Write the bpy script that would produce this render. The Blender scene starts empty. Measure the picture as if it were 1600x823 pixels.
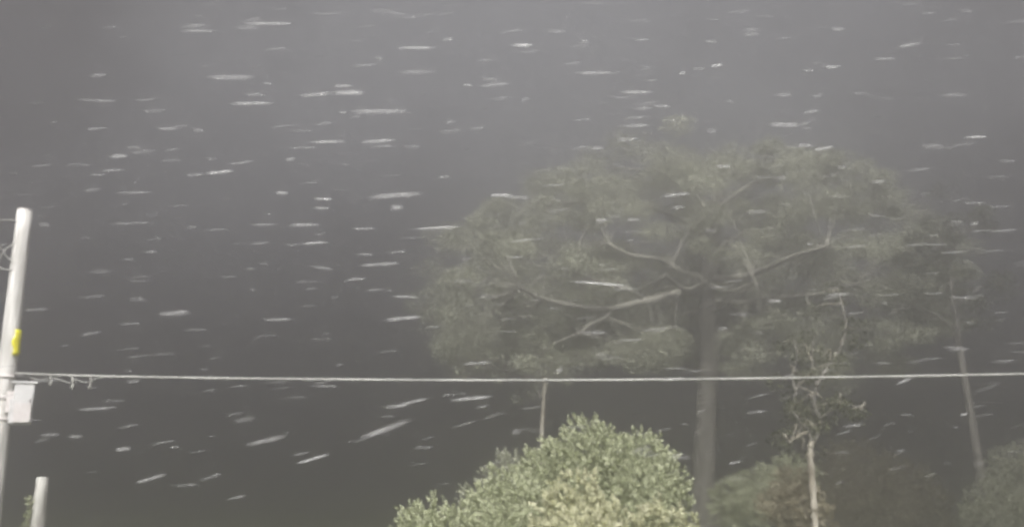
import bpy, math, random
import numpy as np
from mathutils import Vector

random.seed(7)
rng = np.random.default_rng(11)
S = bpy.context.scene
COL = S.collection

# ------------------------------------------------------------------ camera
PITCH = math.radians(14.0)
FPX, W0, H0 = 1400.0, 1600.0, 823.0          # focal length in photo pixels
CAMZ = 1.7
cam_d = bpy.data.cameras.new('camera')
cam = bpy.data.objects.new('camera', cam_d)
COL.objects.link(cam)
cam.location = (0, 0, CAMZ)
cam.rotation_euler = (math.pi / 2 + PITCH, 0, 0)
cam_d.sensor_width = 36.0
cam_d.lens = 36.0 * FPX / W0
cam_d.dof.use_dof = True                              # focused on the bushes
cam_d.dof.focus_distance = 9.5
cam_d.dof.aperture_fstop = 0.9
cam_d.clip_start = 0.05
cam_d.clip_end = 3000
S.camera = cam

# ------------------------------------------------------------------ world and sun
SUN_EL, SUN_AZ = math.radians(42), math.radians(6)   # behind the camera, a little to the left
w = bpy.data.worlds.new('World')
S.world = w
w.use_nodes = True
nt = w.node_tree
bg = nt.nodes['Background']
sky = nt.nodes.new('ShaderNodeTexSky')
sky.sky_type = 'NISHITA'
sky.sun_disc = False
sky.sun_elevation = SUN_EL
sky.sun_rotation = math.pi + SUN_AZ
sky.dust_density = 6.0
hs = nt.nodes.new('ShaderNodeHueSaturation')
hs.inputs['Saturation'].default_value = 0.08          # storm cloud: hardly any colour
nt.links.new(sky.outputs[0], hs.inputs['Color'])
# broad cloud mottling of the overcast
tc = nt.nodes.new('ShaderNodeTexCoord')
no = nt.nodes.new('ShaderNodeTexNoise')
no.inputs['Scale'].default_value = 1.5
no.inputs['Detail'].default_value = 4.0
mpw = nt.nodes.new('ShaderNodeMapping')
mpw.inputs['Location'].default_value = (0.04, 0.0, 0.0)
nt.links.new(tc.outputs['Generated'], mpw.inputs['Vector'])
nt.links.new(mpw.outputs[0], no.inputs['Vector'])
cr = nt.nodes.new('ShaderNodeValToRGB')
cr.color_ramp.elements[0].position = 0.40
cr.color_ramp.elements[0].color = (0.012, 0.008, 0.007, 1)
cr.color_ramp.elements[1].position = 0.66
cr.color_ramp.elements[1].color = (0.42, 0.42, 0.425, 1)
nt.links.new(no.outputs['Fac'], cr.inputs['Fac'])
mu = nt.nodes.new('ShaderNodeMixRGB')
mu.blend_type = 'MULTIPLY'
mu.inputs[0].default_value = 1.0
nt.links.new(hs.outputs[0], mu.inputs[1])
nt.links.new(cr.outputs[0], mu.inputs[2])
nt.links.new(mu.outputs[0], bg.inputs['Color'])
bg.inputs['Strength'].default_value = 0.05

sun_d = bpy.data.lights.new('sun', 'SUN')
sun_d.energy = 2.0
sun_d.angle = math.radians(10)
sun_d.color = (1.0, 0.985, 0.955)
sun = bpy.data.objects.new('sun', sun_d)
COL.objects.link(sun)
sun.rotation_euler = (math.pi / 2 - SUN_EL, 0, -SUN_AZ)
sun.location = (0, -10, 12)

S.view_settings.view_transform = 'Standard'
S.view_settings.look = 'None'
S.view_settings.gamma = 1.0
S.view_settings.exposure = 3.47
S.cycles.use_denoising = True
S.cycles.filter_width = 2.9                            # soft phone-video look
S.cycles.volume_bounces = 1
S.cycles.max_bounces = 6
S.cycles.transparent_max_bounces = 16


# ------------------------------------------------------------------ helpers
def at(px, py, dist):
    """photo pixel + horizontal distance ahead (m) -> world point"""
    u = (px - W0 / 2) / FPX
    v = (H0 / 2 - py) / FPX
    fy = math.cos(PITCH) - v * math.sin(PITCH)
    fz = math.sin(PITCH) + v * math.cos(PITCH)
    k = dist / fy
    return Vector((u * k, dist, CAMZ + fz * k))


def ground_under(px, py, dist):
    p = at(px, py, dist)
    p.z = 0.0
    return p


def mat(name, col, rough=0.7, spec=0.5, var=0.0, scale=8.0, bump=0.0, col2=None, stretch=(1, 1, 1)):
    m = bpy.data.materials.new(name)
    m.use_nodes = True
    n = m.node_tree
    b = n.nodes['Principled BSDF']
    b.inputs['Base Color'].default_value = (*col, 1)
    b.inputs['Roughness'].default_value = rough
    b.inputs['Specular IOR Level'].default_value = spec
    if col2 or bump:
        t = n.nodes.new('ShaderNodeTexCoord')
        mp = n.nodes.new('ShaderNodeMapping')
        mp.inputs['Scale'].default_value = stretch
        ns = n.nodes.new('ShaderNodeTexNoise')
        ns.inputs['Scale'].default_value = scale
        ns.inputs['Detail'].default_value = 6
        n.links.new(t.outputs['Object'], mp.inputs['Vector'])
        n.links.new(mp.outputs[0], ns.inputs['Vector'])
        if col2:
            r = n.nodes.new('ShaderNodeValToRGB')
            r.color_ramp.elements[0].position = 0.35
            r.color_ramp.elements[1].position = 0.65
            r.color_ramp.elements[0].color = (*col, 1)
            r.color_ramp.elements[1].color = (*col2, 1)
            n.links.new(ns.outputs['Fac'], r.inputs['Fac'])
            n.links.new(r.outputs[0], b.inputs['Base Color'])
        if bump:
            bp = n.nodes.new('ShaderNodeBump')
            bp.inputs['Strength'].default_value = bump
            bp.inputs['Distance'].default_value = 0.03
            n.links.new(ns.outputs['Fac'], bp.inputs['Height'])
            n.links.new(bp.outputs[0], b.inputs['Normal'])
    return m


def leaf_mat(name, c1, c2, c3, trans=0.5, rough=0.6):
    """leaf colour drawn per leaf from the 'tint' attribute, thin and slightly translucent"""
    m = bpy.data.materials.new(name)
    m.use_nodes = True
    n = m.node_tree
    b = n.nodes['Principled BSDF']
    out = n.nodes['Material Output']
    a = n.nodes.new('ShaderNodeAttribute')
    a.attribute_name = 'tint'
    r = n.nodes.new('ShaderNodeValToRGB')
    r.color_ramp.elements[0].color = (*c1, 1)
    r.color_ramp.elements[1].color = (*c3, 1)
    e = r.color_ramp.elements.new(0.5)
    e.color = (*c2, 1)
    n.links.new(a.outputs['Fac'], r.inputs['Fac'])
    n.links.new(r.outputs[0], b.inputs['Base Color'])
    b.inputs['Roughness'].default_value = rough
    b.inputs['Specular IOR Level'].default_value = 0.3
    tr = n.nodes.new('ShaderNodeBsdfTranslucent')
    n.links.new(r.outputs[0], tr.inputs['Color'])
    mx = n.nodes.new('ShaderNodeMixShader')
    mx.inputs[0].default_value = trans
    n.links.new(b.outputs[0], mx.inputs[1])
    n.links.new(tr.outputs[0], mx.inputs[2])
    n.links.new(mx.outputs[0], out.inputs['Surface'])
    return m


def link(name, verts, faces, material, parent=None, smooth=True, attr=None, kind=None):
    me = bpy.data.meshes.new(name)
    me.from_pydata([tuple(map(float, v)) for v in verts], [], [tuple(map(int, f)) for f in faces])
    me.materials.append(material)
    if smooth:
        me.polygons.foreach_set('use_smooth', [True] * len(me.polygons))
    if attr is not None:
        for nm, vals in attr.items():
            at_ = me.attributes.new(nm, 'FLOAT', 'POINT')
            at_.data.foreach_set('value', np.asarray(vals, dtype=np.float32))
    me.update()
    o = bpy.data.objects.new(name, me)
    COL.objects.link(o)
    if parent is not None:
        o.parent = parent
        o.location = (0, 0, 0)
        # geometry is written in world space: undo the parent's own offset
        o.matrix_parent_inverse = parent.matrix_basis.inverted()
    if kind:
        o['kind'] = kind
    return o


def thing(name, loc, label, cat, group=None):
    o = bpy.data.objects.new(name, None)
    COL.objects.link(o)
    o.location = loc
    o.empty_display_size = 0.2
    o['label'] = label
    o['category'] = cat
    if group:
        o['group'] = group
    return o


def tag(o, label, cat, group=None):
    o['label'] = label
    o['category'] = cat
    if group:
        o['group'] = group
    return o


def tube_geo(pts, radii, seg=10, rough=0.0, cap=True):
    """swept tube through pts with a radius at each point"""
    pts = [Vector(p) for p in pts]
    V, F = [], []
    prev = None
    for i, p in enumerate(pts):
        d = (pts[min(i + 1, len(pts) - 1)] - pts[max(i - 1, 0)]).normalized()
        if prev is None:
            ref = Vector((1, 0, 0)) if abs(d.x) < 0.8 else Vector((0, 0, 1))
            u = d.cross(ref).normalized()
        else:
            u = (prev - d * prev.dot(d)).normalized()
        prev = u
        v = d.cross(u)
        for k in range(seg):
            a = 2 * math.pi * k / seg
            r = radii[i] * (1 + (random.uniform(-rough, rough) if rough else 0))
            V.append(p + (u * math.cos(a) + v * math.sin(a)) * r)
    for i in range(len(pts) - 1):
        for k in range(seg):
            k2 = (k + 1) % seg
            F.append((i * seg + k, i * seg + k2, (i + 1) * seg + k2, (i + 1) * seg + k))
    if cap:
        F.append(tuple(reversed(range(seg))))
        F.append(tuple((len(pts) - 1) * seg + k for k in range(seg)))
    return V, F


def smooth_path(ctrl, n=6):
    """Catmull-Rom through control points"""
    c = [Vector(p) for p in ctrl]
    c = [c[0] * 2 - c[1]] + c + [c[-1] * 2 - c[-2]]
    out = []
    for i in range(1, len(c) - 2):
        for j in range(n):
            t = j / n
            p0, p1, p2, p3 = c[i - 1], c[i], c[i + 1], c[i + 2]
            out.append(0.5 * ((2 * p1) + (p2 - p0) * t + (2 * p0 - 5 * p1 + 4 * p2 - p3) * t * t
                              + (3 * p1 - p0 - 3 * p2 + p3) * t ** 3))
    out.append(c[-2])
    return out


def merge(geos):
    V, F = [], []
    for v, f in geos:
        o = len(V)
        V += list(v)
        F += [tuple(i + o for i in ff) for ff in f]
    return V, F


def box_geo(c, ex, ey, ez, hx, hy, hz, bev=0.0):
    """bevelled box: centre, three unit axes, half sizes"""
    c, ex, ey, ez = map(Vector, (c, ex, ey, ez))
    V, F = [], []
    b = bev if bev else 0.0
    if not b:
        for sz in (-1, 1):
            for sx, sy in ((-1, -1), (1, -1), (1, 1), (-1, 1)):
                V.append(c + ex * sx * hx + ey * sy * hy + ez * sz * hz)
        return V, [(3, 2, 1, 0), (4, 5, 6, 7), (0, 1, 5, 4), (1, 2, 6, 5), (2, 3, 7, 6), (3, 0, 4, 7)]
    prof = [(-hz, -b), (-hz + b, 0), (hz - b, 0), (hz, -b)]
    ring = lambda hx_, hy_: [(-hx_ + b, -hy_), (hx_ - b, -hy_), (hx_, -hy_ + b), (hx_, hy_ - b),
                             (hx_ - b, hy_), (-hx_ + b, hy_), (-hx_, hy_ - b), (-hx_, -hy_ + b)]
    for z, d in prof:
        for x, y in ring(hx + d, hy + d):
            V.append(c + ex * x + ey * y + ez * z)
    for i in range(3):
        for k in range(8):
            k2 = (k + 1) % 8
            F.append((i * 8 + k, i * 8 + k2, i * 8 + 8 + k2, i * 8 + 8 + k))
    F.append(tuple(reversed(range(8))))
    F.append(tuple(24 + k for k in range(8)))
    return V, F


def unit(a):
    return a / np.maximum(np.linalg.norm(a, axis=-1, keepdims=True), 1e-9)


def leaf_geo(P, D, size, width=0.45, fold=0.18, tint=None, up=None):
    """folded pointed leaves: P base points, D growth direction, size length (arrays) -> verts, faces, tint"""
    n = len(P)
    D = unit(D)
    ref = unit(rng.normal(size=(n, 3)))
    if up is not None:
        ref = unit(up + 0.55 * rng.normal(size=(n, 3)))
    side = unit(np.cross(D, ref))
    nor = np.cross(side, D)
    L = np.asarray(size)[:, None]
    v0 = P
    v1 = P + D * L * 0.5 + nor * L * -0.06
    v2 = P + D * L - nor * L * 0.16
    a = P + D * L * 0.42 + side * L * width * 0.5 + nor * L * fold
    b = P + D * L * 0.42 - side * L * width * 0.5 + nor * L * fold
    V = np.stack([v0, a, v2, b, v1], axis=1).reshape(-1, 3)
    base = (np.arange(n) * 5)[:, None]
    F = np.concatenate([base + np.array([[0, 4, 1]]), base + np.array([[1, 4, 2]]),
                        base + np.array([[0, 3, 4]]), base + np.array([[3, 2, 4]])], axis=0)
    T = np.repeat(np.clip(tint, 0, 1), 5)
    return V, F, T


def np_mesh(name, V, F, T, material, parent, kind='stuff'):
    me = bpy.data.meshes.new(name)
    nv, nf = len(V), len(F)
    me.vertices.add(nv)
    me.vertices.foreach_set('co', np.asarray(V, dtype=np.float32).ravel())
    me.loops.add(nf * 3)
    me.loops.foreach_set('vertex_index', np.asarray(F, dtype=np.int32).ravel())
    me.polygons.add(nf)
    me.polygons.foreach_set('loop_start', np.arange(0, nf * 3, 3, dtype=np.int32))
    me.polygons.foreach_set('loop_total', np.full(nf, 3, dtype=np.int32))
    a = me.attributes.new('tint', 'FLOAT', 'POINT')
    a.data.foreach_set('value', np.asarray(T, dtype=np.float32))
    me.materials.append(material)
    me.update(calc_edges=True)
    me.validate()
    o = bpy.data.objects.new(name, me)
    COL.objects.link(o)
    if parent is not None:
        o.parent = parent
        o.matrix_parent_inverse = parent.matrix_basis.inverted()
    if kind:
        o['kind'] = kind
    return o


# ------------------------------------------------------------------ materials
M = {
    'ground': mat('wet_grass', (0.035, 0.045, 0.02), 0.8, 0.4, scale=3.0, bump=0.6, col2=(0.075, 0.08, 0.04)),
    'pole': mat('weathered_pole_wood', (0.44, 0.43, 0.40), 0.7, 0.4, scale=14, bump=0.4,
                col2=(0.70, 0.69, 0.66), stretch=(1, 1, 0.12)),
    'post': mat('weathered_post_wood', (0.22, 0.21, 0.19), 0.8, 0.3, scale=18, bump=0.5,
                col2=(0.5, 0.5, 0.46), stretch=(1, 1, 0.15)),
    'box': mat('grey_painted_metal', (0.55, 0.55, 0.54), 0.45, 0.5, scale=5, bump=0.05, col2=(0.68, 0.68, 0.67)),
    'strap': mat('galvanised_strap', (0.62, 0.58, 0.56), 0.4, 0.6, scale=30, bump=0.1, col2=(0.72, 0.69, 0.67)),
    'dark': mat('dark_rubber', (0.05, 0.048, 0.045), 0.6, 0.4, scale=20, bump=0.1),
    'yellow': mat('yellow_reflective_plastic', (0.86, 0.80, 0.02), 0.35, 0.5, scale=40, bump=0.05),
    'cable': mat('wet_cable_sheath', (0.30, 0.30, 0.28), 0.4, 0.6, scale=6, bump=0.1, col2=(0.48, 0.48, 0.45), stretch=(0.2, 1, 1)),
    'bark': mat('grey_bark', (0.11, 0.105, 0.09), 0.85, 0.3, scale=7, bump=0.9, col2=(0.22, 0.21, 0.185), stretch=(1, 1, 0.2)),
    'palebark': mat('pale_peeling_bark', (0.30, 0.27, 0.21), 0.8, 0.3, scale=6, bump=0.8, col2=(0.55, 0.52, 0.44), stretch=(1, 1, 0.3)),
    'limb': mat('pale_limb_bark', (0.16, 0.155, 0.13), 0.85, 0.3, scale=3, bump=0.9, col2=(0.42, 0.41, 0.35), stretch=(0.3, 1, 1)),
    'twig': mat('brown_twig', (0.10, 0.085, 0.06), 0.8, 0.3, scale=20, bump=0.4, col2=(0.16, 0.14, 0.10)),
    'leaf_pale': leaf_mat('pale_yellow_green_leaf', (0.32, 0.34, 0.19), (0.56, 0.565, 0.38), (0.74, 0.73, 0.55)),
    'leaf_grey': leaf_mat('grey_green_leaf', (0.28, 0.31, 0.185), (0.47, 0.50, 0.33), (0.62, 0.65, 0.47)),
    'leaf_tree': leaf_mat('tree_leaf', (0.30, 0.31, 0.22), (0.48, 0.495, 0.38), (0.62, 0.635, 0.51)),
    'leaf_brown': leaf_mat('brownish_leaf', (0.20, 0.18, 0.12), (0.35, 0.325, 0.23), (0.50, 0.46, 0.34)),
    'leaf_dark': leaf_mat('dark_leaf', (0.08, 0.09, 0.05), (0.14, 0.15, 0.09), (0.2, 0.21, 0.13)),
}

# ------------------------------------------------------------------ ground
gn = 60
gx = np.linspace(-220, 220, gn)
gy = np.linspace(-60, 380, gn)
GV = [(x, y, 0.25 * math.sin(x * 0.06 + 1) * math.cos(y * 0.05) * min(1, max(0, (y - 45) / 60))) for y in gy for x in gx]
GF = [(j * gn + i, j * gn + i + 1, (j + 1) * gn + i + 1, (j + 1) * gn + i) for j in range(gn - 1) for i in range(gn - 1)]
g = link('ground', GV, GF, M['ground'])
g['kind'] = 'structure'


# ------------------------------------------------------------------ trees
def limb_obj(parent, ctrl, r0, r1, m, name='limb', n=6, seg=8, rough=0.13):
    p = smooth_path(ctrl, n)
    k = len(p)
    rad = [r0 + (r1 - r0) * (i / (k - 1)) ** 0.8 for i in range(k)]
    v, f = tube_geo(p, rad, seg, rough)
    return link(name, v, f, m, parent)


def clump_leaves(centres, radii, per, size, flat=0.6, tintc=0.5, outward=None):
    """leaves in flattened clumps; returns arrays"""
    P, D, Sz, T = [], [], [], []
    for c, r in zip(centres, radii):
        n = int(per * random.uniform(0.7, 1.3))
        q = unit(rng.normal(size=(n, 3))) * (rng.random((n, 1)) ** 0.45)
        q[:, 2] *= flat
        p = np.array(c) + q * r
        d = unit(q + 0.7 * rng.normal(size=(n, 3)) + np.array([-0.35, 0, -0.1]))   # swept by the wind
        P.append(p)
        D.append(d)
        Sz.append(size * rng.uniform(0.6, 1.3, n))
        T.append(np.clip(tintc + random.uniform(-0.22, 0.22) + 0.16 * rng.normal(size=n), 0, 1))
    return np.concatenate(P), np.concatenate(D), np.concatenate(Sz), np.concatenate(T)


def crown(parent, centres, radii, per, size, m, flat=0.6, tintc=0.5, width=0.5):
    P, D, Sz, T = clump_leaves(centres, radii, per, size, flat, tintc)
    V, F, TT = leaf_geo(P, D, Sz, width=width, tint=T)
    return np_mesh('crown', V, F, TT, m, parent)


def twig_mesh(parent, pairs, r0, r1, m):
    """fine branchlets of a crown, too thin to tell apart: one part"""
    geos = []
    for a, b in pairs:
        a, b = Vector(a), Vector(b)
        mid = (a + b) / 2 + Vector((random.uniform(-.2, .2), random.uniform(-.2, .2), random.uniform(-.05, .25)))
        p = smooth_path([a, mid, b], 3)
        geos.append(tube_geo(p, [r0 + (r1 - r0) * i / (len(p) - 1) for i in range(len(p))], 5, 0.05))
    v, f = merge(geos)
    o = link('branchlets', v, f, m, parent)
    o['kind'] = 'stuff'
    return o


# --- the large spreading tree
K = 1.27                                              # the big tree stands well back
D0 = 30.0 * K
base = ground_under(1099, 800, D0)
big = thing('spreading_tree', base, 'large spreading tree with thick straight trunk and long drooping limbs, hazy behind the pale bushes', 'tree')
tp = [base + Vector((0, 0, -0.3)), at(1100, 745, D0), at(1103, 640, D0), at(1109, 540, D0), at(1105, 450, D0), at(1112, 390, D0), at(1120, 320, D0), at(1122, 268, D0)]
p = smooth_path(tp, 5)
zz = [q.z for q in p]
rad = [K * (1 + 0.05 * math.sin(z * 2.3) + 0.04 * math.sin(z * 5.1)) * (0.12 + 0.28 * max(0, 1 - z / 17.0) ** 0.7) + 0.3 * math.exp(-max(z, 0) / 0.5) for z in zz]
v, f = tube_geo(p, rad, 14, 0.06)
link('trunk', v, f, M['bark'], big)


def L(pxs, d0, d1, r0, r1, tree=big, m='limb'):
    k = len(pxs)
    kk = K if tree is big else 1.0
    c = [at(x, y, kk * (d0 + (d1 - d0) * i / (k - 1))) for i, (x, y) in enumerate(pxs)]
    limb_obj(tree, c, r0 * kk, r1 * kk, M[m])
    return c


tips = []
limbs = [
    ([(1104, 452), (1060, 458), (1010, 470), (955, 482), (900, 478), (850, 468), (815, 450)], 30, 25.8, 0.16, 0.05),
    ([(1104, 440), (1085, 430), (1068, 425), (1030, 405), (985, 398), (950, 380)], 30, 29, 0.14, 0.05),
    ([(955, 482), (948, 495), (925, 505), (905, 520)], 28.0, 26.8, 0.06, 0.03),
    ([(1010, 468), (985, 455), (940, 440), (895, 425)], 29, 27, 0.07, 0.03),
    ([(1110, 436), (1160, 432), (1200, 418), (1240, 400), (1290, 385)], 30, 26, 0.15, 0.05),
    ([(1108, 470), (1165, 472), (1200, 464), (1260, 462), (1330, 445)], 30, 28.5, 0.12, 0.04),
    ([(1112, 400), (1150, 370), (1220, 345), (1310, 330), (1390, 330)], 30, 32, 0.13, 0.04),
    ([(1112, 385), (1070, 345), (1000, 320), (930, 312), (870, 320)], 30, 32, 0.13, 0.04),
    ([(1116, 345), (1080, 300), (1020, 270), (960, 262)], 30, 31, 0.1, 0.04),
    ([(1118, 330), (1170, 290), (1240, 268)], 30, 29, 0.1, 0.04),
    ([(1108, 425), (1130, 410), (1190, 395), (1300, 400), (1400, 390)], 30, 34, 0.12, 0.04),
    ([(1104, 480), (1050, 500), (960, 530), (860, 545), (780, 540)], 30, 33, 0.12, 0.03),
    ([(1108, 445), (1140, 455), (1180, 440)], 30, 25.5, 0.1, 0.04),
    ([(1104, 440), (1070, 452), (1040, 430)], 30, 25.5, 0.1, 0.04),
]
for a in limbs:
    tips.append(L(*a))
# clumps gathered along the limbs, with open gaps between
cc, cr_, tw = [], [], []
for li, c in enumerate(tips):
    k = len(c)
    for i in range(1, k):
        for s in range(3):
            t = random.random()
            q = c[i - 1].lerp(c[i], t)
            spread = 0.5 + 0.7 * (i / k)
            cpos = q + Vector((random.gauss(0, 0.75), random.gauss(0, 1.3), abs(random.gauss(0.5, 0.4)))) * spread * K
            cc.append(cpos)
            cr_.append(K * random.uniform(0.45, 1.0))
            tw.append((q, cpos))
    for s in range(3):
        e = c[-1] + Vector((random.gauss(0, 0.6), random.gauss(0, 1.0), random.gauss(0.2, 0.3)))
        cc.append(e)
        cr_.append(K * random.uniform(0.5, 1.0))
        tw.append((c[-1], e))
# fill of the crown inside its outline
outline = [(740, 405, 70, 45), (800, 370, 70, 50), (880, 310, 90, 50), (980, 275, 110, 35), (1090, 265, 120, 30), (1210, 265, 110, 30),
           (1300, 290, 90, 50), (1390, 330, 90, 55), (1010, 350, 130, 45), (1200, 340, 130, 45), (850, 430, 90, 50),
           (1330, 420, 100, 45), (780, 490, 80, 45), (830, 545, 120, 30), (740, 545, 50, 30), (960, 550, 60, 20),
           (1350, 490, 90, 50), (1210, 510, 70, 40), (1450, 400, 60, 50),
           (1190, 555, 80, 35), (1030, 540, 70, 35), (1000, 500, 90, 35), (1330, 560, 90, 35), (1120, 500, 90, 40), (700, 470, 40, 40), (1440, 480, 60, 50)]
allseg = [pt for c in tips for pt in c]
for (x, y, rx, ry) in outline:
    for s in range(14):
        a, r = random.uniform(0, 6.28), math.sqrt(random.random())
        q = at(x + rx * r * math.cos(a), y + ry * r * math.sin(a), D0 + random.gauss(0, 2.6))
        cc.append(q)
        cr_.append(K * random.uniform(0.4, 0.95))
        near = min(allseg, key=lambda s_: (s_ - q).length)
        tw.append((near, q))
show = []                                             # (pixel x, pixel y, distance) along the boughs that hang clear of the leaves
for li in (0, 2, 4, 5, 1):
    pts_, da, db = limbs[li][0], limbs[li][1] * K, limbs[li][2] * K
    for i in range(len(pts_) - 1):
        for t in (0, .25, .5, .75):
            show.append((pts_[i][0] + (pts_[i + 1][0] - pts_[i][0]) * t, pts_[i][1] + (pts_[i + 1][1] - pts_[i][1]) * t,
                         da + (db - da) * (i + t) / (len(pts_) - 1)))
show += [(1106, y_, D0) for y_ in range(425, 570, 12)]


def to_px(q):
    dx, dy, dz = q.x, q.y, q.z - CAMZ
    fw = dy * math.cos(PITCH) + dz * math.sin(PITCH)
    upw = -dy * math.sin(PITCH) + dz * math.cos(PITCH)
    return W0 / 2 + FPX * dx / fw, H0 / 2 - FPX * upw / fw


for li in (0, 1, 4, 5):                               # side shoots and snags on those boughs
    c = tips[li]
    for s in range(9):
        i = random.randint(1, len(c) - 1)
        q = c[i - 1].lerp(c[i], random.random())
        tw.append((q, q + Vector((random.gauss(0, 0.7), random.uniform(-0.3, 0.6), random.choice((1, 1, 1, -0.6)) * random.uniform(0.4, 1.5)))))
for i, q in enumerate(cc):
    X_, Y_ = to_px(q)
    rr = cr_[i] / q.y * FPX
    for (sx_, sy_, sd_) in show:
        if abs(X_ - sx_) < rr + 4 and -rr * 0.7 - 6 < sy_ - Y_ < rr * 0.7 + 6 and q.y - cr_[i] < sd_ + 0.3:
            q.y = sd_ + cr_[i] + random.uniform(0.4, 2.0)
            X_, Y_ = to_px(q)
twig_mesh(big, [t_ for t_ in tw if t_[1].y > t_[0].y - 1.2], 0.032, 0.009, M['limb'])
crown(big, cc, cr_, 330, 0.14, M['leaf_tree'], flat=0.55, tintc=0.55)

# --- slim pale crooked tree in front of it
D1 = 18.0
b1 = ground_under(1276, 823, D1)
slim = thing('crooked_tree', b1, 'slim crooked tree with pale bark forking near the wire', 'tree')
p = smooth_path([b1 + Vector((0, 0, -0.2)), at(1274, 820, D1), at(1272, 790, D1), at(1268, 740, D1), at(1266, 705, D1), at(1269, 690, D1)], 6)
rad = [0.066 + 0.05 * math.exp(-max(q.z, 0) / 0.25) + 0.012 * math.sin(i * 1.7) for i, q in enumerate(p)]
v, f = tube_geo(p, rad, 10, 0.1)
link('trunk', v, f, M['palebark'], slim)
t1 = [L([(1269, 694), (1278, 676), (1281, 655), (1272, 630), (1276, 600), (1268, 560), (1272, 525)], 18, 18.4, 0.06, 0.016, slim, 'bark'),
      L([(1268, 694), (1262, 672), (1248, 655), (1240, 640), (1244, 612), (1250, 590)], 18, 18.4, 0.042, 0.014, slim, 'bark'),
      L([(1276, 602), (1292, 575), (1312, 545), (1322, 505), (1314, 470), (1310, 450)], 17.9, 19.5, 0.032, 0.012, slim, 'bark'),
      L([(1262, 674), (1244, 682), (1234, 690), (1228, 682)], 18, 17.6, 0.03, 0.015, slim, 'palebark'),
      L([(1244, 612), (1238, 585), (1246, 560), (1240, 530)], 18.3, 18.6, 0.022, 0.01, slim, 'bark'),
      L([(1281, 655), (1300, 640), (1325, 632), (1350, 640)], 17.8, 17.2, 0.022, 0.01, slim, 'bark')]
cc, cr_, tw = [], [], []
for c in t1:
    for i in range(2, len(c)):
        for s in range(2):
            q = c[i - 1].lerp(c[i], random.random())
            e = q + Vector((random.gauss(0, 0.3), random.gauss(0, 0.35), random.gauss(0.05, 0.2)))
            cc.append(e)
            cr_.append(random.uniform(0.18, 0.42))
            tw.append((q, e))
twig_mesh(slim, tw, 0.012, 0.005, M['palebark'])
crown(slim, cc, cr_, 60, 0.075, M['leaf_dark'], flat=0.75, tintc=0.5)

# --- bare upright trunk on the right with a thin crown
D2 = 33.0
b2 = ground_under(1536, 770, D2)
rt = thing('straight_tree', b2, 'straight slender tree with thin crown at the far right', 'tree')
p = smooth_path([b2 + Vector((0, 0, -0.2)), at(1533, 750, D2), at(1519, 660, D2), at(1502, 560, D2), at(1490, 480, D2), at(1480, 400, D2)], 5)
rad = [0.06 + 0.13 * max(0, 1 - q.z / 12) + 0.1 * math.exp(-max(q.z, 0) / 0.3) for q in p]
v, f = tube_geo(p, rad, 10, 0.06)
link('trunk', v, f, M['bark'], rt)
t2 = [L([(1496, 520), (1460, 490), (1420, 480), (1390, 490)], 33, 32.4, 0.06, 0.02, rt, 'bark'),
      L([(1490, 480), (1530, 450), (1570, 440)], 33, 33.6, 0.05, 0.02, rt, 'bark'),
      L([(1485, 440), (1450, 405), (1410, 395)], 33, 33.6, 0.05, 0.02, rt, 'bark'),
      L([(1481, 405), (1500, 370), (1530, 350)], 33, 32.4, 0.04, 0.02, rt, 'bark'),
      L([(1480, 400), (1465, 360), (1440, 335)], 33, 33, 0.04, 0.02, rt, 'bark')]
cc, cr_, tw = [], [], []
for c in t2:
    for i in range(1, len(c)):
        for s in range(5):
            q = c[i - 1].lerp(c[i], random.random())
            e = q + Vector((random.gauss(0, 0.6), random.gauss(0, 0.7), random.gauss(0.1, 0.4)))
            cc.append(e)
            cr_.append(random.uniform(0.3, 0.75))
            tw.append((q, e))
twig_mesh(rt, tw, 0.02, 0.006, M['bark'])
crown(rt, cc, cr_, 150, 0.11, M['leaf_dark'], flat=0.65, tintc=0.5)

# --- small tree peeping over the bushes
D3 = 30.0
b3 = ground_under(850, 720, D3)
sm = thing('young_tree', b3, 'young tree with short pale trunk rising just behind the bushes', 'tree')
p = smooth_path([b3 + Vector((0, 0, -0.2)), at(849, 735, D3), at(847, 680, D3), at(849, 630, D3), at(852, 590, D3)], 5)
rad = [0.05 + 0.06 * max(0, 1 - q.z / 5) for q in p]
v, f = tube_geo(p, rad, 10, 0.08)
link('trunk', v, f, M['palebark'], sm)
t3 = [L([(849, 625), (820, 590), (780, 575), (750, 580)], 30, 29.5, 0.05, 0.015, sm, 'bark'),
      L([(851, 600), (880, 570), (920, 560), (955, 565)], 30, 30.5, 0.05, 0.015, sm, 'bark'),
      L([(852, 592), (850, 560), (838, 535)], 30, 30, 0.04, 0.015, sm, 'bark')]
cc, cr_, tw = [], [], []
for c in t3:
    for i in range(1, len(c)):
        for s in range(4):
            q = c[i - 1].lerp(c[i], random.random())
            e = q + Vector((random.gauss(0, 0.45), random.gauss(0, 0.6), random.gauss(0.1, 0.22)))
            cc.append(e)
            cr_.append(random.uniform(0.3, 0.6))
            tw.append((q, e))
twig_mesh(sm, tw, 0.015, 0.005, M['bark'])
crown(sm, cc, cr_, 45, 0.12, M['leaf_tree'], flat=0.6, tintc=0.45)


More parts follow.
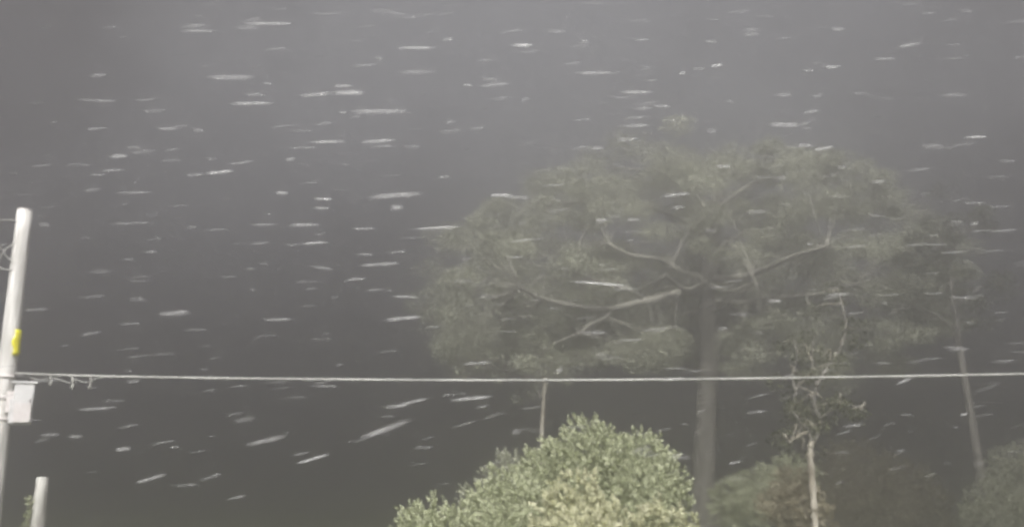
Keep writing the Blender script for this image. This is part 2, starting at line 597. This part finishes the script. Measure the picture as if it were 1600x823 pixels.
# ------------------------------------------------------------------ bushes
def bush(name, label, lobes, leaf, per_m2, size, tintc, stems=7, group=None, spike=0.0, twig='twig'):
    """lobes: (px, py_top, half width px, distance): each lobe is a dome whose top is at py_top"""
    doms = []
    for (px, py, hw, d) in lobes:
        top = at(px, py, d)
        rx = hw * d / FPX
        rz = max(0.45, min(rx * 1.05, top.z * 0.75))
        doms.append((Vector((top.x, top.y, top.z - rz)), rx, rx * 0.9, rz))
    cx = sum(d[0].x for d in doms) / len(doms)
    cy = sum(d[0].y for d in doms) / len(doms)
    base = Vector((cx, cy, 0))
    t = thing(name, base, label, 'bush', group)
    for k in range(stems):
        dm = doms[k % len(doms)]
        b = base + Vector((random.gauss(0, 0.12), random.gauss(0, 0.12), -0.08))
        e = dm[0] + Vector((random.gauss(0, dm[1] * 0.3), random.gauss(0, dm[2] * 0.3), dm[3] * random.uniform(0.1, 0.5)))
        mid = b.lerp(e, 0.5) + Vector((random.gauss(0, 0.1), random.gauss(0, 0.1), 0.05))
        limb_obj(t, [b, mid, e], 0.035, 0.012, M[twig], 'stem', 4, 7, 0.08)
    P, D, Sz, T = [], [], [], []
    for (c, rx, ry, rz) in doms:
        area = 4 * math.pi * ((rx * ry) ** 1.6 / 3 + 2 * (rx * rz) ** 1.6 / 3) ** (1 / 1.6)
        nros = int(per_m2 * area)
        for s in range(nros):                      # one leafy shoot tip
            q = unit(rng.normal(size=3))
            if q[2] < -0.55:
                continue
            nz = math.sin(q[0] * 8 + c.x * 3 + q[1] * 5) * math.cos(q[2] * 7 + c.y) + 0.6 * math.sin(q[0] * 19 + q[2] * 15 + q[1] * 11)
            if nz < -0.75 and random.random() < 0.75:
                continue
            lump = 1 + 0.09 * nz
            depth = 1 - abs(random.gauss(0, 0.10)) + (random.random() < 0.04) * random.uniform(0.03, 0.12)
            o = np.array(c) + q * np.array([rx, ry, rz]) * depth * lump
            if o[2] < 0.05:
                continue
            ax = unit(q + 0.45 * rng.normal(size=3) + np.array([-0.45, 0, 0.35]))
            nl = random.randint(9, 15)
            hh = np.sort(rng.random(nl))[:, None]
            ring = unit(rng.normal(size=(nl, 3)))
            shoot = size * (1.6 + spike * random.random() * 2)
            P.append(o + ax * hh * shoot)
            D.append(unit(ring * (1.15 - 0.8 * hh) + ax * (0.35 + 0.9 * hh)))
            Sz.append(size * rng.uniform(0.7, 1.25, nl) * (1.1 - 0.35 * hh[:, 0]))
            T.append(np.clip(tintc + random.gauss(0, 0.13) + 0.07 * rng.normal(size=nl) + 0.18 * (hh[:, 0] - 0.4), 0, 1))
        # filler leaves inside the dome, tinted darker than the shoots
        nin = int(nros * 5)
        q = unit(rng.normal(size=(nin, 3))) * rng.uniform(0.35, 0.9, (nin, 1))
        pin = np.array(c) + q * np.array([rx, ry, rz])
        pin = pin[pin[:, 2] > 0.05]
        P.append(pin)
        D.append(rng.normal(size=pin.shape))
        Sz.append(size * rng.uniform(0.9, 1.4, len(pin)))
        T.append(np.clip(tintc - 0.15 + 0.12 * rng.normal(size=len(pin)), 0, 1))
    P, D, Sz, T = map(np.concatenate, (P, D, Sz, T))
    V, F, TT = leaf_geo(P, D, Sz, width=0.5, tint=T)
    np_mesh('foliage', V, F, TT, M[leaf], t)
    return t


bush('leafy_bush', 'brightest yellow-green bush at the front of the bush group', [(905, 740, 48, 7.6), (868, 772, 34, 7.5), (948, 778, 32, 7.6), (900, 800, 66, 7.2), (935, 812, 40, 7.2)],
     'leaf_pale', 130, 0.048, 0.6, group='pale bushes in the foreground')
bush('leafy_bush', 'tallest grey-green bush, rounded dome at the back of the bush group',
     [(915, 660, 75, 12.0), (985, 678, 70, 12.2), (860, 700, 62, 11.8), (1034, 722, 42, 11.9), (955, 725, 108, 11.6)],
     'leaf_grey', 95, 0.062, 0.62, group='pale bushes in the foreground')
bush('leafy_bush', 'mid-sized pale bush left of the brightest bush', [(788, 737, 42, 10.0), (828, 752, 34, 10.2), (752, 768, 30, 9.9), (790, 792, 62, 9.6)],
     'leaf_grey', 110, 0.056, 0.68, group='pale bushes in the foreground')
bush('leafy_bush', 'low spiky-topped bush at the left end of the bush group', [(672, 786, 32, 9.4), (640, 800, 22, 9.4), (712, 792, 34, 9.5), (680, 818, 56, 9.2)],
     'leaf_grey', 115, 0.054, 0.66, spike=0.7, group='pale bushes in the foreground')
bush('leafy_bush', 'low pale bush at the right end of the bush group, beside the thick trunk', [(1035, 786, 38, 9.2), (1075, 802, 26, 9.4), (1003, 806, 28, 9.0)],
     'leaf_pale', 85, 0.06, 0.5, group='pale bushes in the foreground')
bush('leafy_bush', 'dim bush half hidden behind the left of the bush group', [(800, 712, 45, 17.0), (770, 745, 50, 17.0)],
     'leaf_tree', 40, 0.09, 0.5)
bush('leafy_bush', 'dim rounded bush at the bottom right corner', [(1592, 698, 50, 30.0), (1555, 752, 50, 29.5), (1640, 715, 70, 30), (1580, 770, 70, 29)],
     'leaf_tree', 20, 0.12, 0.5)
bush('brown_bush', 'small tan-brown bush against the slim crooked tree', [(1240, 732, 32, 18.6), (1218, 758, 30, 18.4), (1255, 770, 40, 18.4)],
     'leaf_brown', 45, 0.08, 0.85)
bush('undergrowth_bush', 'hazy brown-olive thicket right of the slim crooked tree', [(1330, 690, 70, 36.0), (1400, 720, 70, 36.5), (1320, 760, 90, 35.5)],
     'leaf_brown', 18, 0.12, 0.4)
bush('undergrowth_bush', 'hazy grey bush between the thick trunk and the slim tree', [(1150, 748, 42, 29.0), (1195, 728, 44, 29.5), (1238, 712, 36, 30.0)],
     'leaf_grey', 24, 0.11, 1.0)

# ------------------------------------------------------------------ utility pole and what hangs on it
DP = 14.5
ptop = at(39, 329, DP)
pmid = at(13, 560, DP)
dirp = (ptop - pmid).normalized()
pb = pmid - dirp * (pmid.z / dirp.z)
pole = thing('utility_pole', pb, 'leaning pale utility pole at the left edge', 'utility pole')
n = 14
pts = [pb + (ptop - pb) * (i / (n - 1)) for i in range(n)]
pts[0] = pb - dirp * 0.4
rad = [0.165 - 0.045 * i / (n - 1) for i in range(n)]
v, f = tube_geo(pts, rad, 20, 0.012)
link('shaft', v, f, M['pole'], pole)
v, f = tube_geo([ptop - dirp * 0.01, ptop + dirp * 0.012], [0.124, 0.118], 20, 0)
link('cap', v, f, M['strap'], pole)


def on_pole(py):
    """axis point of the pole at photo height py"""
    t = at(0, py, DP).z
    return pb + dirp * ((t - pb.z) / dirp.z)


CAMV = (Vector((0, 0, 0)) - Vector((pb.x, pb.y, 0))).normalized()     # from the pole to the viewer's side
ex = dirp.cross(CAMV).normalized()
if ex.x < 0:
    ex = -ex
ey = CAMV
# yellow marker wrapped on the right front of the shaft
a0 = on_pole(536)
V, F = [], []
hN, aN = 8, 7
for i in range(hN):
    for k in range(aN):
        ang = math.radians(14 + 10 * math.sin(i * 1.3) + 4 * i / hN + (64 - 12 * abs(i / (hN - 1) - 0.45)) * k / (aN - 1))
        zz_ = (i / (hN - 1) - 0.5) * 0.42
        cut = 0.86 if i in (0, hN - 1) else 1.0
        r = 0.152
        V.append(a0 + dirp * zz_ + (ey * math.cos(ang * cut) + ex * math.sin(ang * cut)) * r)
for i in range(hN - 1):
    for k in range(aN - 1):
        F.append((i * aN + k, i * aN + k + 1, (i + 1) * aN + k + 1, (i + 1) * aN + k))
y = link('marker_strip', V, F, M['yellow'], pole)
y['label'] = 'bright yellow marker strip'
md = y.modifiers.new('thick', 'SOLIDIFY')
md.thickness = 0.012
md.offset = 1
# straps round the shaft
for py in (589, 622, 655):
    c = on_pole(py)
    v, f = tube_geo([c - dirp * 0.02, c - dirp * 0.018, c + dirp * 0.018, c + dirp * 0.02], [0.14, 0.165, 0.165, 0.14], 20)
    link('strap', v, f, M['strap'], pole)

# terminal box bolted to the right of the shaft
bx = at(36, 640, DP - 0.1)
tb = thing('terminal_box', bx, 'pale grey cable terminal box strapped to the utility pole', 'box')
upv = dirp
v, f = box_geo(at(32, 643, DP - 0.12), ex, ey, upv, 0.165, 0.11, 0.20, 0.018)
link('housing', v, f, M['box'], tb, False)
v, f = box_geo(at(38, 613, DP - 0.12), ex, ey, upv, 0.145, 0.095, 0.13, 0.02)
link('upper_housing', v, f, M['box'], tb, False)
v, f = box_geo(at(39, 598, DP - 0.12), ex, ey, upv, 0.18, 0.115, 0.018, 0.006)
link('lid', v, f, M['box'], tb, False)
v, f = box_geo(at(34, 645, DP - 0.12) + ey * 0.118, ex, ey, upv, 0.12, 0.008, 0.15, 0.004)
link('door', v, f, M['strap'], tb, False)
for py in (627, 658):
    v, f = box_geo(at(47, py, DP - 0.12) + ey * 0.13, ex, ey, upv, 0.012, 0.008, 0.03, 0.003)
    link('hinge', v, f, M['dark'], tb, False)
v, f = box_geo(at(16, 628, DP - 0.05), ex, ey, upv, 0.06, 0.05, 0.17, 0.008)
link('mounting_bracket', v, f, M['strap'], tb, False)
v, f = tube_geo(smooth_path([at(44, 597, DP - 0.12), at(46, 590, DP - 0.12), at(40, 585, DP - 0.1), at(30, 587, DP)], 4), [0.018] * 13, 8)
link('inlet_cable', v, f, M['dark'], tb)

# the long cable across the view
DC = DP - 0.06
wirepts = [(24, 583), (120, 586.5), (300, 590), (480, 592), (640, 593.4), (800, 593.8), (960, 593.3), (1100, 592), (1270, 589.8), (1440, 587), (1600, 584), (1760, 580.5), (1900, 577)]
cpts = smooth_path([at(x, yy, DC) for x, yy in wirepts], 8)
cb = thing('overhead_cable', at(24, 583, DC), 'long pale overhead cable running from the pole across the whole view', 'cable')
v, f = tube_geo(cpts, [0.017] * len(cpts), 10)
link('sheath', v, f, M['cable'], cb)
v, f = tube_geo(smooth_path([at(24, 586, DC), at(34, 588.5, DC), at(46, 588, DC)], 4), [0.03, 0.036, 0.038, 0.038, 0.036, 0.036, 0.034, 0.03, 0.022], 10)
link('dead_end_clamp', v, f, M['dark'], cb)
# short lashing ends and drip loops hanging near the pole
for (x, ln, wd) in ((78, 15, 0.014), (112, 20, 0.02), (141, 20, 0.018)):
    s = at(x, 585.5, DC)
    e = at(x + random.uniform(-2, 2), 587 + ln, DC)
    q = smooth_path([s, s.lerp(e, 0.5) + Vector((0.02, 0, 0)), e], 4)
    v, f = tube_geo(q, [wd * (0.7 + 0.6 * i / (len(q) - 1)) for i in range(len(q))], 8)
    link('cable_tie', v, f, M['post'], cb)
q = smooth_path([at(46, 589, DC - 0.03), at(62, 593, DC - 0.03), at(84, 590, DC - 0.03), at(108, 598, DC - 0.03), at(118, 593, DC - 0.03), at(136, 597, DC - 0.03), at(160, 589, DC - 0.03), at(190, 588.5, DC - 0.03)], 4)
v, f = tube_geo(q, [0.008] * len(q), 8)
link('lashing_wire', v, f, M['cable'], cb)

# wires that leave the pole to the left
q = smooth_path([at(34, 346, DP - 0.1), at(22, 344.5, DP - 0.13), at(0, 344, DP - 0.4), at(-150, 350, DP - 2.0), at(-420, 350, DP - 4.5)], 6)
v, f = tube_geo(q, [0.014] * len(q), 8)
tag(link('overhead_wire', v, f, M['cable']), 'thin wire leaving the pole top toward the left edge', 'wire')
q = smooth_path([at(24, 412, DP - 0.12), at(14, 404, DP - 0.14), at(6, 396, DP - 0.2), at(0, 388, DP - 0.25), at(-40, 378, DP - 0.6), at(-300, 350, DP - 3.0)], 6)
v, f = tube_geo(q, [0.010] * len(q), 8)
tag(link('guy_wire', v, f, M['cable']), 'slanting thin wire meeting the pole below the pole-top wire', 'wire')
q = smooth_path([at(30, 376, DP - 0.1), at(18, 383, DP - 0.13), at(8, 390, DP - 0.14), at(1, 402, DP - 0.16), at(-2, 414, DP - 0.16), at(4, 420, DP - 0.14), at(22, 422, DP - 0.12)], 6)
v, f = tube_geo(q, [0.010] * len(q), 8)
tag(link('wire_loop', v, f, M['cable']), 'slack wire loop hanging at the left side of the pole', 'wire')

# ------------------------------------------------------------------ short wooden post by the pole
DS = 12.0
st = at(67, 745, DS)
sb = ground_under(61, 823, DS)
post = thing('wooden_post', sb, 'short weathered wooden post standing right of the utility pole', 'post')
pts = [sb + Vector((0, 0, -0.3))] + [sb + (st - sb) * (i / 7) + Vector((random.gauss(0, .004), 0, 0)) for i in range(1, 8)]
v, f = tube_geo(pts, [0.1, 0.096, 0.092, 0.09, 0.086, 0.083, 0.08, 0.074], 12, 0.07)
link('shaft', v, f, M['post'], post)
P, D, Sz, T = clump_leaves([st + Vector((-0.09, -0.03, z)) for z in (-0.28, -0.42, -0.55, -0.7, -0.9, -1.1)], [0.05, 0.06, 0.09, 0.12, 0.16, 0.2], 26, 0.06, 1.2, 0.5)
V, F, TT = leaf_geo(P, D, Sz, width=0.6, tint=T)
ivy = thing('climbing_plant', sb + Vector((-0.1, -0.1, 0)), 'small leafy climber on the left side of the short wooden post', 'plant')
np_mesh('foliage', V, F, TT, M['leaf_grey'], ivy)
q = smooth_path([sb + Vector((-0.12, -0.08, -0.03)), sb + Vector((-0.1, -0.09, 0.5)), sb + Vector((-0.11, -0.06, 1.0)), st + Vector((-0.085, -0.04, -0.3))], 5)
v, f = tube_geo(q, [0.01 - 0.006 * i / (len(q) - 1) for i in range(len(q))], 6)
link('stem', v, f, M['twig'], ivy)

# ------------------------------------------------------------------ wind-driven rain, elongated drops close to the viewer
rm = bpy.data.materials.new('rain_water')
rm.use_nodes = True
n_ = rm.node_tree
b_ = n_.nodes['Principled BSDF']
b_.inputs['Base Color'].default_value = (0.8, 0.8, 0.8, 1)
b_.inputs['Roughness'].default_value = 0.25
ta = n_.nodes.new('ShaderNodeAttribute')
ta.attribute_name = 'tint'
n_.links.new(ta.outputs['Fac'], b_.inputs['Alpha'])

drops = [(380,37,460,37,.6),(368,43,408,44,.5),(281,48,340,49,.5),(600,18,640,24,.3),(281,42,320,39,.3),(620,75,680,75,.8),(585,91,600,91,.7),(690,62,710,61,.5),
(320,121,400,121,.6),(360,162,428,161,.8),(410,129,425,132,.4),(468,150,520,146,.6),(520,145,570,145,.95),(520,134,552,134,.5),(620,113,680,112,.5),(722,133,738,133,.7),
(750,123,780,123,.4),(755,132,800,131,.4),(530,176,542,176,.8),(545,174,640,174,.7),(485,222,540,221,.8),(562,223,620,218,.6),(170,245,200,243,.7),(200,239,240,236,.5),
(245,201,280,201,.4),(300,204,318,204,.35),(120,155,178,159,.3),(290,274,320,272,.5),(320,271,366,267,.7),(445,250,462,248,.4),(682,277,705,276,.7),(688,207,722,203,.4),
(735,201,756,200,.4),(130,298,157,296,.4),(180,301,240,300,.3),(430,301,450,302,.6),(490,311,520,311,.6),(490,325,515,325,.5),(575,308,660,302,.6),(610,324,630,324,.6),
(765,305,800,305,.9),(790,307,828,309,.5),(450,352,500,351,.7),(642,358,720,354,.7),(445,383,470,381,.3),(470,381,513,378,.8),(170,350,240,347,.3),(60,351,78,351,.5),
(190,405,210,405,.3),(485,416,520,420,.4),(560,415,625,411,.5),(600,500,660,494,.7),(610,463,655,464,.6),(410,500,460,498,.5),(245,491,300,487,.6),(125,525,160,517,.5),
(390,452,400,452,.4),(600,636,640,632,.8),(625,632,670,622,.9),(702,625,770,619,.8),(560,686,640,656,.9),(463,724,515,709,.9),(383,695,450,680,.6),(365,658,400,652,.4),
(180,703,205,699,.6),(210,755,260,740,.5),(355,780,385,773,.3),(120,640,185,636,.5),(60,680,95,678,.4),(105,682,130,681,.4),(890,439,985,447,.9),
(800,71,833,71,.8),(855,48,885,50,.4),(905,65,920,65,.5),(900,114,960,114,.5),(970,144,1020,144,.6),(1020,166,1050,166,.95),(990,170,1018,169,.4),(1060,115,1072,114,.8),
(1080,108,1102,107,.8),(1110,104,1130,101,.8),(1100,65,1120,65,.6),(1162,55,1185,53,.4),(1300,45,1320,46,.5),(1402,74,1440,67,.6),(1250,110,1272,110,.4),(1285,105,1315,104,.4),
(1210,149,1240,147,.5),(1272,151,1285,150,.5),(1350,148,1360,148,.6),(1200,195,1252,195,.95),(1250,194,1265,193,.6),(1255,176,1280,173,.4),(1270,235,1303,229,.8),
(1245,227,1270,227,.4),(1120,260,1142,260,.8),(1105,205,1120,205,.4),(970,197,1015,196,.5),(960,219,1000,217,.5),(922,232,945,231,.6),(1505,215,1545,213,.6),
(1440,228,1475,228,.35),(1308,262,1323,261,.5),(1210,278,1230,278,.4),(1360,285,1385,283,.4),(1035,306,1080,302,.7),(1050,324,1070,323,.4),(1165,331,1200,330,.5),
(1100,360,1120,360,.7),(930,344,950,344,.6),(980,343,1000,343,.6),(1515,350,1530,348,.6),(1260,381,1270,381,.5),(1290,461,1330,459,.6),(1200,470,1222,470,.6),
(1480,464,1530,466,.3),(1505,505,1525,504,.4),(1120,514,1138,512,.4),(905,520,950,519,.5),(868,582,880,575,.5),(720,569,770,565,.4),(740,445,755,440,.4),(800,674,812,674,.7),
(1400,600,1425,590,.5),(1500,648,1512,646,.7),(1400,705,1415,703,.4),(1445,745,1460,740,.4)]
for k in range(430):                                  # fainter, farther drops
    x, yy = random.uniform(-60, 1660), random.uniform(-20, 760) ** 1.0
    ln = random.uniform(8, 46)
    drops.append((x, yy, x + ln, yy - ln * random.uniform(0.0, 0.13 + 0.22 * (yy > 600)), random.uniform(0.1, 0.3)))
RV, RF, RT = [], [], []
for i, (x0, y0, x1, y1, br) in enumerate(drops):
    faint = br < 0.31
    d = random.uniform(4.5, 11.0) if faint else random.uniform(3.6, 6.0)
    a, b = at(x0, y0, d), at(x1, y1, d * random.uniform(0.97, 1.03))
    ax = b - a
    kn = 7
    r = (1.5 if not faint else 1.35) * d / FPX * random.choice((0.6, 0.75, 0.85, 0.95, 1.15))
    r = min(r, ax.length / 13)
    pts = [a + ax * (j / (kn - 1)) + Vector((0, 0, random.gauss(0, r * 0.06))) for j in range(kn)]
    prof = [0.4, 0.8, 1.0, 1.0, 1.0, 0.8, 0.4]
    v, f = tube_geo(pts, [r * q for q in prof], 6)
    o = len(RV)
    RV += v
    for ff in f:
        if len(ff) == 4:
            RF += [(ff[0] + o, ff[1] + o, ff[2] + o), (ff[0] + o, ff[2] + o, ff[3] + o)]
        else:
            RF += [(ff[0] + o, ff[k] + o, ff[k + 1] + o) for k in range(1, len(ff) - 1)]
    pk = random.uniform(0.4, 1.0)
    RT += [br * 0.54 * (0.15, 0.6, 0.9, pk, 1.0, 0.7, 0.2)[j] for j in range(kn) for k in range(6)]
rain = np_mesh('rain', RV, RF, RT, rm, None)
tag(rain, 'pale wind-driven raindrops streaking almost level across the whole view', 'rain')

# ------------------------------------------------------------------ the wet air
hv, hf = box_geo((0, 155, 9.0), (1, 0, 0), (0, 1, 0), (0, 0, 1), 230, 235, 10.4)
hz = bpy.data.materials.new('rain_haze')
hz.use_nodes = True
hn = hz.node_tree
hn.nodes.clear()
ho = hn.nodes.new('ShaderNodeOutputMaterial')
pv = hn.nodes.new('ShaderNodeVolumePrincipled')
pv.inputs['Color'].default_value = (0.61, 0.595, 0.61, 1)
pv.inputs['Density'].default_value = 0.051
pv.inputs['Anisotropy'].default_value = 0.78
hn.links.new(pv.outputs[0], ho.inputs['Volume'])
haze = link('haze', hv, hf, hz, None, False)
haze['kind'] = 'stuff'
tag(haze, 'grey rain haze filling the whole air', 'haze')
